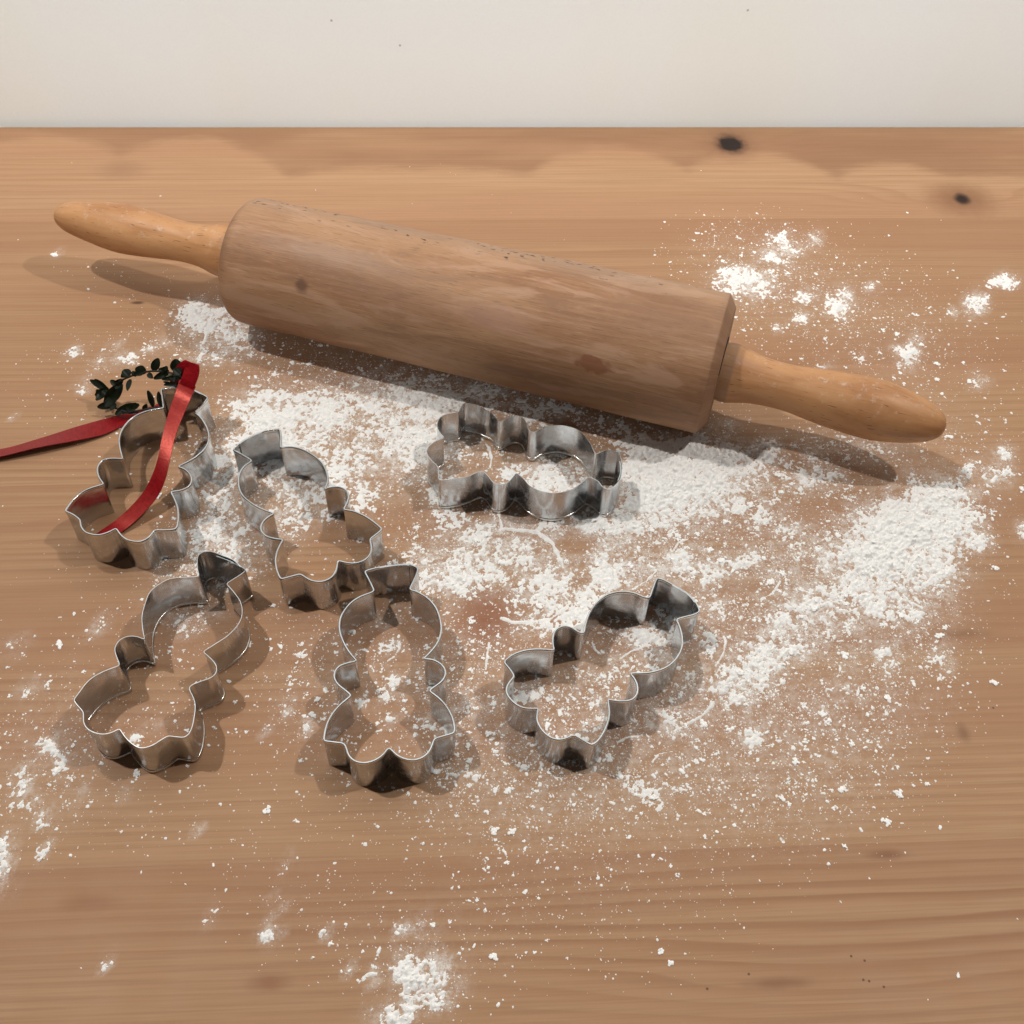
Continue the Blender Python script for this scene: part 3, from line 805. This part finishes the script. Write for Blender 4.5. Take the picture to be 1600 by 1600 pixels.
right = [(-.004, .0130), (.0, .0137)] + [(.004, .0141), (.0062, .0141)] + smooth_prof([(.0068, .0140), (.012, .0127), (.018, .0114), (.027, .0108), (.0354, .0110), (.045, .0123), (.0545, .0133), (.066, .0140), (.0755, .0139), (.084, .0126), (.0905, .0112), (.0970, .0091), (.1015, .0067), (.1040, .0043), (.1050, .0020), (.1053, .0002)])
h = lathe('handle', right, 72, parent=pin, mat=M_HANDLE, sharp=50)
h.location = (BL - .0005, -.0015, .0322)
h.rotation_euler = (0, 0, -math.radians(2.0))
h['collar'] = 1.0
left = [(-.004, .0136), (.0, .0140)] + smooth_prof([(.002, .0140), (.009, .0139), (.0158, .0132), (.023, .0112), (.0308, .0103), (.039, .0104), (.050, .0114), (.060, .0123), (.070, .0127), (.079, .0120), (.087, .0107), (.095, .0093), (.1010, .0078), (.1055, .0057), (.1075, .0038), (.1084, .0017), (.1086, .0002)])
h = lathe('handle', left, 72, parent=pin, mat=M_HANDLE, sharp=50)
h.location = (.0005, .0035, .0326)
h.rotation_euler = (0, 0, math.pi + math.radians(0.9))
h['collar'] = 0.0
g_ = lathe('end_gap', [(BL - .0012, .0148), (BL + .0003, .0149), (BL + .0004, .0120)], 48, parent=pin, mat=M_GAP)
g_.location = (0, 0, .0327)

# ------------------------------------------------------------------ cookie cutters
HC = 0.0200


def crop(ox, oy, s, pts):
    return [(ox + p[0] / s, oy + p[1] / s, len(p) > 2) for p in pts]


c = 1
CUT = {}
CUT['front'] = crop(440, 840, 4, [(518, 210, c), (600, 188), (690, 174), (770, 167), (830, 178), (855, 195, c), (830, 260), (798, 325, c), (850, 340), (920, 385), (970, 450), (995, 530), (996, 590), (975, 655), (935, 710), (885, 758, c),
                                  (940, 762), (990, 785), (1020, 820), (1023, 860), (1000, 900), (950, 935), (920, 957, c), (980, 1000), (1030, 1055), (1065, 1120), (1080, 1180), (1081, 1220, c), (1010, 1240), (952, 1257, c), (940, 1300), (910, 1352), (855, 1385), (790, 1388), (730, 1365), (695, 1335), (670, 1308, c),
                                  (640, 1350), (590, 1388), (520, 1408), (460, 1397), (420, 1362), (403, 1310), (390, 1285, c), (330, 1278), (263, 1270, c), (275, 1195), (305, 1120), (360, 1050), (420, 1000), (435, 985, c), (400, 955), (350, 915), (328, 870), (335, 832), (365, 800), (420, 782), (472, 770, c),
                                  (430, 725), (390, 660), (365, 590), (362, 530), (380, 475), (430, 410), (490, 370), (550, 347), (580, 335, c), (555, 280)])
CUT['right'] = crop(740, 860, 4, [(1150, 172, c), (1200, 190), (1270, 230), (1340, 272), (1388, 325), (1415, 380, c), (1380, 400), (1320, 415), (1265, 430, c), (1287, 475), (1303, 540), (1300, 610), (1270, 670), (1220, 720), (1150, 752), (1070, 766), (1010, 766), (975, 768, c), (1005, 800), (1025, 850), (1020, 900), (990, 932), (940, 941), (880, 938), (838, 928, c),
                                  (848, 1000), (842, 1060), (815, 1130), (780, 1185), (740, 1217, c), (700, 1195), (660, 1170), (627, 1150, c), (590, 1168), (540, 1182), (480, 1168), (425, 1120), (396, 1060), (400, 1010), (407, 985, c), (360, 988), (300, 980), (245, 945), (210, 900), (205, 860), (230, 815), (257, 788, c), (225, 740), (188, 697, c),
                                  (240, 655), (300, 630), (370, 618), (440, 618), (505, 625, c), (495, 580), (498, 530), (520, 490), (570, 472), (620, 485), (655, 512), (690, 520, c), (700, 460), (725, 390), (775, 320), (840, 275), (920, 257), (1000, 265), (1060, 290), (1100, 297, c), (1120, 240), (1138, 190)])
CUT['middle'] = crop(320, 620, 4, [(175, 330, c), (240, 275), (320, 235), (390, 210), (470, 203, c), (475, 260), (472, 318, c), (530, 312), (600, 325), (670, 360), (730, 410), (762, 470), (768, 530), (745, 578, c), (800, 562), (850, 565), (890, 590), (898, 630), (885, 670), (865, 705, c), (930, 715), (1000, 745), (1060, 785), (1110, 828, c), (1070, 860), (1030, 890, c),
                                   (1042, 940), (1030, 990), (990, 1025), (930, 1040), (880, 1035), (830, 1022, c), (822, 1080), (790, 1130), (730, 1155), (670, 1150), (625, 1125), (597, 1107, c), (540, 1122), (475, 1140, c), (450, 1080), (443, 1010), (458, 950), (490, 892, c), (430, 885), (375, 865), (350, 825), (360, 785), (390, 755), (435, 730, c),
                                   (360, 702), (300, 670), (240, 620), (213, 560), (215, 490), (240, 440), (297, 400, c), (240, 365)])
CUT['left'] = crop(0, 500, 3.2, [(805, 345, c), (880, 336), (960, 347), (1040, 388, c), (1010, 425), (970, 460, c), (1005, 490), (1035, 540), (1045, 590), (1025, 640), (970, 690), (890, 733, c), (930, 750), (957, 785), (950, 825), (910, 850), (853, 858, c), (875, 900), (890, 950), (890, 1010), (880, 1045, c), (830, 1050), (772, 1050, c), (745, 1085), (700, 1108), (640, 1100), (605, 1075), (580, 1040, c),
                                 (545, 1060), (490, 1075), (430, 1062), (405, 1030), (402, 1000, c), (365, 972), (325, 955, c), (370, 895), (430, 850), (520, 820, c), (495, 785), (487, 740), (510, 703), (555, 692), (615, 695, c), (600, 640), (597, 590), (615, 540), (660, 490), (720, 460), (770, 447), (818, 440, c), (812, 392)])
CUT['low_left'] = ([(230 + x / 8, 860 + y / 8, k) for x, y, k in [(630, 75, c), (690, 28, 0), (800, 25, 0), (950, 70, 0), (1100, 135, 0), (1245, 245, c), (1120, 330, 0), (985, 420, c), (1080, 520, 0), (1160, 640, 0), (1190, 760, 0), (1172, 860, 0), (1120, 960, 0), (1020, 1060, 0), (870, 1160, 0), (698, 1270, c)]]
                   + [(220 + x / 7.273, 1000 + y / 7.273, k) for x, y, k in [(790, 200, 0), (845, 290, 0), (850, 370, 0), (800, 430, 0), (700, 465, 0), (600, 505, 0), (555, 540, c), (600, 640, 0), (615, 760, 0), (605, 880, 0), (585, 980, 0), (550, 1070, 0), (495, 1110, c), (420, 1100, 0), (310, 1085, c)]]
                   + [(100 + x / 8, 1020 + y / 8, k) for x, y, k in [(1200, 1100, 0), (1090, 1165, 0), (960, 1195, 0), (860, 1150, 0), (770, 1060, 0), (720, 990, 0), (695, 945, c), (600, 1000, 0), (480, 1025, 0), (370, 1000, 0), (290, 930, 0), (260, 860, 0), (250, 790, 0), (240, 735, c), (180, 665, 0), (115, 590, c), (200, 470, 0), (350, 320, 0), (520, 225, 0), (700, 160, c)]]
                   + [(80 + x / 4, 840 + y / 4, k) for x, y, k in [(412, 745, 0), (400, 690, 0), (430, 640, 0), (490, 617, 0), (550, 622, 0), (585, 640, c), (568, 540, 0), (570, 470, 0), (590, 400, 0), (640, 325, 0), (720, 268, 0), (820, 247, 0), (880, 244, 0), (928, 245, c), (914, 185, 0)]])
CUT['rear'] = ([(810 + x / 8, 640 + y / 8, k) for x, y, k in [(1252, 525, c), (1290, 650, 0), (1295, 780, 0), (1262, 880, 0), (1205, 950, 0), (1140, 995, 0), (1050, 970, 0), (1010, 915, c), (945, 880, 0), (872, 842, c), (800, 910, 0), (700, 980, 0), (570, 1030, 0), (430, 1045, 0), (280, 1020, 0), (150, 960, 0), (50, 860, 0), (-30, 790, c)]]
               + [(650 + x / 8, 620 + y / 8, k) for x, y, k in [(1200, 1020, 0), (1140, 1080, 0), (1060, 1100, 0), (970, 1085, 0), (930, 1030, 0), (880, 960, 0), (820, 925, c), (740, 952, 0), (650, 992, 0), (530, 1025, 0), (400, 1042, 0), (287, 1045, c), (278, 960, 0), (285, 880, c), (250, 850, 0), (190, 790, 0), (140, 720, 0), (140, 650, 0), (200, 590, 0), (290, 540, 0), (352, 512, c),
                                                              (310, 470, 0), (270, 400, 0), (268, 320, 0), (310, 250, 0), (380, 215, 0), (470, 198, 0), (535, 195, c), (565, 135, 0), (605, 82, c), (700, 98, 0), (780, 115, 0), (860, 160, 0), (940, 190, 0), (1000, 270, 0), (1048, 318, c), (1110, 290, 0), (1170, 260, 0), (1240, 238, 0), (1310, 245, 0), (1370, 310, 0), (1402, 415, c)]]
               + [(810 + x / 8, 640 + y / 8, k) for x, y, k in [(200, 290, 0), (300, 230, 0), (400, 205, 0), (500, 197, 0), (600, 207, 0), (740, 252, 0), (850, 350, 0), (920, 480, 0), (962, 570, c), (1030, 545, 0), (1105, 510, 0), (1180, 515, 0)]])


def outline(pts, step=.0008):
    """closed smooth outline through the points, kept sharp where flagged"""
    P = [at(x, y, HC)[:2] for x, y, k in pts]
    K = [k for x, y, k in pts]
    n = len(P)
    out = []
    for i in range(n):
        p1, p2 = P[i], P[(i + 1) % n]
        p0 = P[i - 1] if not K[i] else p1 * 2 - p2
        p3 = P[(i + 2) % n] if not K[(i + 1) % n] else p2 * 2 - p1
        if K[i] and not K[(i + 1) % n]:
            p0 = p1 - (p2 - p1) * .8 + (p3 - p2) * .25
        if K[(i + 1) % n] and not K[i]:
            p3 = p2 + (p2 - p1) * .8 - (p1 - p0) * .25
        m = max(2, int(np.linalg.norm(p2 - p1) / step))
        for j in range(m):
            t = j / m
            out.append(.5 * (2 * p1 + (p2 - p0) * t + (2 * p0 - 5 * p1 + 4 * p2 - p3) * t * t + (3 * p1 - p0 - 3 * p2 + p3) * t ** 3))
    Q = np.array(out)
    for _ in range(2):                       # bends of sheet metal have a small radius
        Q = Q * .5 + .25 * (np.roll(Q, 1, 0) + np.roll(Q, -1, 0))
    area = .5 * np.sum(Q[:, 0] * np.roll(Q[:, 1], -1) - np.roll(Q[:, 0], -1) * Q[:, 1])
    return Q if area > 0 else Q[::-1]


def normals(Q):
    T = np.roll(Q, -1, 0) - np.roll(Q, 1, 0)
    T /= np.linalg.norm(T, axis=1)[:, None]
    return np.stack([T[:, 1], -T[:, 0]], -1)


def sweep(Q, prof, closed_prof=True):
    """sweep (offset, z) profile round a closed outline"""
    N = normals(Q)
    n, k = len(Q), len(prof)
    V = np.zeros((n, k, 3))
    for j, (o, z) in enumerate(prof):
        V[:, j, :2] = Q + N * o
        V[:, j, 2] = z
    F = []
    for i in range(n):
        i2 = (i + 1) % n
        for j in range(k):
            j2 = (j + 1) % k
            F.append((i * k + j, i2 * k + j, i2 * k + j2, i * k + j2))
    return V.reshape(-1, 3), F


def cutter(key, label, flipped=False, powder=0.0, lean=(0, 0)):
    Q = outline(CUT[key])
    ctr = Q.mean(0)
    Q = Q - ctr
    root = empty('cookie_cutter', (ctr[0], ctr[1], .0002), 0, label, 'cookie cutter', 'snowman shaped cookie cutters on the floured table')
    th = .00022 if not flipped else .00013
    zs = [0, .25, .5, .75, 1]
    prof = [(th, HC * z) for z in zs] + [(-th, HC * z) for z in zs[::-1]]
    V, F = sweep(Q, prof)
    # hand bent sheet: slow waves and a slight splay
    rng = np.random.default_rng(sum(map(ord, key)))
    ph = rng.uniform(0, 6.28, 8)
    k = len(prof)
    N = np.repeat(normals(Q), k, 0)
    s = np.repeat(np.arange(len(Q)) * .0008, k)
    zz = V[:, 2] / HC
    wv = .00022 * (np.sin(s * 260 + ph[0] + 2 * zz) + np.sin(s * 610 + ph[1] - 3 * zz) * .6) * (1 - zz if not flipped else zz) * (0.4 + np.sin(s * 90 + ph[2]))
    V[:, :2] += N * wv[:, None]
    m = mesh_from('blade', V, F, True, 32)
    blade = link('blade', m, root, M_METAL)
    blade['powder'] = powder
    z0, z1 = (HC - .0019, HC) if not flipped else (0.0, .0019)
    w = .00043
    rp = [(w * .55, z0), (w, z0 + .0003), (w, z1 - .0004), (w * .6, z1 - .00008), (0, z1), (-w * .6, z1 - .00008), (-w, z1 - .0004), (-w, z0 + .0003), (-w * .55, z0)]
    V, F = sweep(Q, rp)
    link('rolled_edge', mesh_from('rolled_edge', V, F, True, 50), root, M_RIM)
    # lapped seam on the crown of the hat: the end of the strip, a little proud inside
    T = [at(x, y, HC)[:2] - ctr for x, y, kk in CUT[key]]
    corners = [i for i, p in enumerate(CUT[key]) if p[2]]
    a, b = (T[0], T[5]) if key in ('front', 'right', 'low_left') else ((T[4], T[0]) if key == 'middle' else ((T[0], T[3]) if key == 'left' else (T[0], T[7])))
    mid = (a * .42 + b * .58)
    i0 = int(np.argmin(np.linalg.norm(Q - mid, axis=1)))
    ln = 7
    ids = [(i0 + j) % len(Q) for j in range(-ln, ln + 1)]
    Nn = normals(Q)
    inner, outer = Q[ids] - Nn[ids] * .00085, Q[ids] - Nn[ids] * .00045
    zt, zb = (HC + .0004, .0008) if not flipped else (HC - .0008, .0022)
    V, F = [], []
    for p, q in zip(inner, outer):
        V += [(*p, zb), (*p, zt), (*q, zt), (*q, zb)]
    L = len(ids)
    for i in range(L - 1):
        for j in range(4):
            F.append((i * 4 + j, i * 4 + (j + 1) % 4, i * 4 + 4 + (j + 1) % 4, i * 4 + 4 + j))
    F += [(0, 1, 2, 3), ((L - 1) * 4 + 3, (L - 1) * 4 + 2, (L - 1) * 4 + 1, (L - 1) * 4)]
    sm = link('seam', mesh_from('seam', V, F, True, 40), root, M_METAL)
    sm['powder'] = powder
    return root


cutter('left', 'metal snowman cookie cutter with a red ribbon running across it, beside the small leaf wreath')
cutter('middle', 'metal cookie cutter standing in flour just right of the one with the red ribbon', powder=.5)
cutter('rear', 'small looking metal cookie cutter lying sideways right below the rolling pin, flour inside it', True, .55)
cutter('low_left', 'brownish metal cookie cutter lying sharp edge up, directly below the one with the ribbon', True, .1)
cutter('front', 'upright metal cookie cutter at the bottom centre, its hat pointing straight at the rolling pin', powder=.3)
cutter('right', 'metal cookie cutter tilted to the right at lower right, beside the largest floury area', powder=.5)

# ------------------------------------------------------------------ ribbon
M_RIB, M_LEAF = ribbon_material(), leaf_material()
M_TWIG = dark_material('dark_twig', (0.020, 0.016, 0.010), 0.6)


def cr_path(P, per=10):
    P = np.array(P, float)
    E = np.vstack([2 * P[0] - P[1], P, 2 * P[-1] - P[-2]])
    out = []
    for i in range(1, len(E) - 2):
        p0, p1, p2, p3 = E[i - 1:i + 3]
        for t in np.linspace(0, 1, per, endpoint=False):
            out.append(.5 * (2 * p1 + (p2 - p0) * t + (2 * p0 - 5 * p1 + 4 * p2 - p3) * t * t + (3 * p1 - p0 - 3 * p2 + p3) * t ** 3))
    out.append(P[-1])
    return np.array(out)


def ribbon_mesh(name, edges, parent, th=.00016):
    """edges: rows of (x1,y1,z1,x2,y2,z2): both edges in photograph pixels and height in metres"""
    A = cr_path([np.append(at(e[0], e[1], e[2]), 0)[:3] for e in edges], 12)
    B = cr_path([np.append(at(e[3], e[4], e[5]), 0)[:3] for e in edges], 12)
    n, K = len(A), 7
    V = []
    for a, b in zip(A, B):
        for j in range(K):
            V.append(a + (b - a) * j / (K - 1))
    V = np.array(V).reshape(n, K, 3)
    du = np.gradient(V, axis=0)
    dv = np.gradient(V, axis=1)
    N = np.cross(du, dv)
    N /= np.linalg.norm(N, axis=2)[:, :, None] + 1e-12
    V2 = np.vstack([(V + N * th).reshape(-1, 3), (V - N * th).reshape(-1, 3)])
    F, off = [], n * K
    for i in range(n - 1):
        for j in range(K - 1):
            a = i * K + j
            F.append((a, a + K, a + K + 1, a + 1))
            F.append((off + a, off + a + 1, off + a + K + 1, off + a + K))
        for j in (0, K - 1):
            a = i * K + j
            F.append((a, a + off, a + off + K, a + K))
    m = mesh_from(name, V2, F, True, 60)
    uv = m.uv_layers.new(name='UVMap')
    L = np.concatenate([[0], np.cumsum(np.linalg.norm(np.diff((A + B) / 2, axis=0), axis=1))])
    for lp in m.loops:
        q = lp.vertex_index % off
        uv.data[lp.index].uv = (L[q // K], (q % K) / (K - 1))
    return link(name, m, parent, M_RIB)


rib = empty('ribbon', tuple(at(290, 600)), 0, 'shiny red satin ribbon looped over the cutter and trailing off to the left', 'ribbon')
parts = [
    ('tail', [(-60, 702, .0004, -60, 726, .0015), (0, 702, .0004, 0, 714, .0030), (60, 686, .0004, 62, 699, .0040), (120, 667, .0004, 122, 688, .0028), (170, 653, .0006, 165, 678, .0012), (205, 644, .0010, 200, 662, .0008), (240, 634, .0015, 236, 652, .0010), (268, 620, .0030, 272, 636, .0016)]),
    ('loop', [(263, 603, .0230, 300, 606, .0215), (268, 588, .0280, 304, 590, .0275), (276, 572, .0325, 309, 578, .0330), (288, 563, .0350, 311, 570, .0352), (291, 567, .0340, 311, 584, .0330), (284, 590, .0300, 305, 602, .0290), (278, 605, .0260, 298, 615, .0255)]),
    ('strand', [(281, 592, .0285, 306, 604, .0280), (274, 615, .0255, 297, 625, .0250), (265, 640, .0235, 287, 648, .0230), (258, 665, .0215, 279, 668, .0212), (252, 690, .0190, 271, 693, .0188), (247, 715, .0160, 265, 722, .0157), (239, 740, .0125, 258, 750, .0122), (226, 766, .0085, 246, 776, .0082), (206, 790, .0050, 224, 802, .0046), (182, 812, .0022, 200, 824, .0020), (158, 829, .0010, 172, 843, .0012), (146, 838, .0008, 160, 850, .0010)]),
]
for nm, e in parts:
    o = ribbon_mesh(nm, e, None)
    o.parent = rib
    o.matrix_parent_inverse = Matrix.Translation(-Vector(rib.location))

# ------------------------------------------------------------------ wreath
wr = empty('wreath', tuple(at(225, 625)), 0, 'tiny wreath of dark green box leaves leaning on the ribboned cookie cutter', 'wreath')


def zpx(x, y, z):
    return at(120 + x / 6.667, 540 + y / 6.667, z)


def wz(x, y):
    """height of the leaning ring at zoom coordinates"""
    return .0035 + .021 * max(0, min(1, (x - 250) / 800)) * max(0, min(1, (720 - y) / 420)) + .006 * max(0, min(1, (720 - y) / 420))


def tube(P, r0, r1, seg=7):
    V, F = [], []
    n = len(P)
    for i, p in enumerate(P):
        t = P[min(i + 1, n - 1)] - P[max(i - 1, 0)]
        t /= np.linalg.norm(t)
        u = np.cross(t, [0, 0, 1.0])
        u /= np.linalg.norm(u) + 1e-9
        v = np.cross(t, u)
        r = r0 + (r1 - r0) * i / (n - 1)
        for j in range(seg):
            a = 6.283 * j / seg
            V.append(p + (u * math.cos(a) + v * math.sin(a)) * r)
    for i in range(n - 1):
        for j in range(seg):
            F.append((i * seg + j, i * seg + (j + 1) % seg, (i + 1) * seg + (j + 1) % seg, (i + 1) * seg + j))
    F += [tuple(range(seg))[::-1], tuple(range((n - 1) * seg, n * seg))]
    return V, F


def to_parent(o, root):
    o.parent = root
    o.matrix_parent_inverse = Matrix.Translation(-Vector(root.location))


stem_pts = [(900, 640), (780, 655), (660, 675), (540, 690), (430, 660), (345, 610), (325, 540), (350, 470), (410, 405), (470, 360), (560, 320), (660, 290), (760, 268), (870, 268), (980, 285), (1080, 310)]
V, F = tube(cr_path([zpx(x, y, wz(x, y)) for x, y in stem_pts], 6), .00055, .00045)
to_parent(link('stem', mesh_from('stem', V, F), None, M_TWIG), wr)
LEAVES = [  # base, tip, width (zoom pixels), pale, tilt
    (795, 262, 850, 132, 84, 0, .3), (1035, 270, 1030, 140, 118, 0, .3), (665, 300, 680, 208, 112, 0, .3), (545, 325, 480, 255, 100, 0, .4), (500, 330, 470, 290, 60, 0, .2), (560, 350, 528, 468, 52, 0, .5), (960, 270, 800, 345, 66, 0, .3), (850, 250, 960, 265, 52, 0, .2),
    (900, 330, 1022, 312, 40, 1, .3), (1060, 330, 885, 352, 46, 0, .3), (1070, 400, 905, 410, 42, 0, .4), (1060, 430, 900, 376, 38, 0, .2), (340, 470, 138, 358, 66, 0, .3), (330, 480, 185, 350, 70, 0, .5), (330, 470, 190, 520, 90, 0, .4), (300, 490, 200, 570, 70, 0, .3),
    (300, 600, 470, 395, 128, 0, .3), (380, 610, 215, 640, 74, 0, .3), (400, 600, 350, 672, 60, 0, .2), (290, 570, 380, 660, 84, 0, .4), (420, 690, 650, 615, 96, 0, .3), (500, 690, 640, 695, 40, 0, .2), (795, 640, 738, 468, 62, 0, .4), (880, 640, 850, 478, 54, 0, .4), (390, 420, 480, 350, 70, 0, .3), (700, 275, 610, 305, 52, 0, .3), (1080, 300, 1010, 240, 90, 0, .3), (1100, 340, 1000, 300, 80, 0, .3), (780, 655, 900, 645, 36, 0, .2), (560, 660, 620, 600, 60, 0, .3),
    (350, 560, 260, 470, 74, 0, .5), (370, 540, 300, 640, 80, 0, .2), (420, 420, 350, 360, 58, 0, .4), (330, 600, 420, 540, 84, 0, .3), (450, 380, 400, 450, 60, 0, .2), (600, 690, 520, 640, 60, 0, .4), (470, 680, 400, 720, 56, 0, .2),
    (620, 320, 570, 270, 58, 0, .4), (740, 290, 790, 340, 54, 0, .3), (900, 285, 940, 215, 62, 0, .4), (690, 670, 730, 610, 48, 0, .3), (280, 530, 200, 460, 60, 0, .4), (990, 300, 1010, 380, 56, 0, .3),
]
for i, (bx, by, tx, ty, wd, pale, tl) in enumerate(LEAVES):
    zb = wz(bx, by)
    up = max(0, by - ty) / 6.667 * .00033
    A = zpx(bx, by, zb)
    # leaves that point up in the photograph stand up from the twig
    B = zpx(tx, ty, zb + up * .75)
    L = B - A
    ln = np.linalg.norm(L)
    d = L / ln
    view = EYE - A
    view /= np.linalg.norm(view)
    n0 = view + np.array([math.sin(i * 2.4), math.cos(i * 1.7), .3]) * tl
    side = np.cross(d, n0)
    side /= np.linalg.norm(side)
    nn = np.cross(side, d)
    half = wd / 6.667 * .00034 * .5
    V, F = [], []
    R, Cc = 9, 5
    for a in range(R):
        t = a / (R - 1)
        wdt = half * (math.sin(math.pi * min(1, t * .93 + .035)) ** .62) * (1.02 - .12 * t)
        for b in range(Cc):
            q = (b / (Cc - 1) * 2 - 1)
            V.append(A + L * t + side * wdt * q + nn * (abs(q) ** 1.5 * wdt * .35 + .10 * ln * (t - t * t) * 1.2))
    off = len(V)
    V += [v - nn * .00018 for v in V]
    for a in range(R - 1):
        for b in range(Cc - 1):
            k = a * Cc + b
            F.append((k, k + 1, k + Cc + 1, k + Cc))
            F.append((off + k, off + k + Cc, off + k + Cc + 1, off + k + 1))
    o = link('leaf', mesh_from('leaf', V, F), None, M_LEAF)
    o['pale'] = float(pale)
    if pale:
        o['label'] = 'pale yellowish leaf seen from its underside'
    to_parent(o, wr)
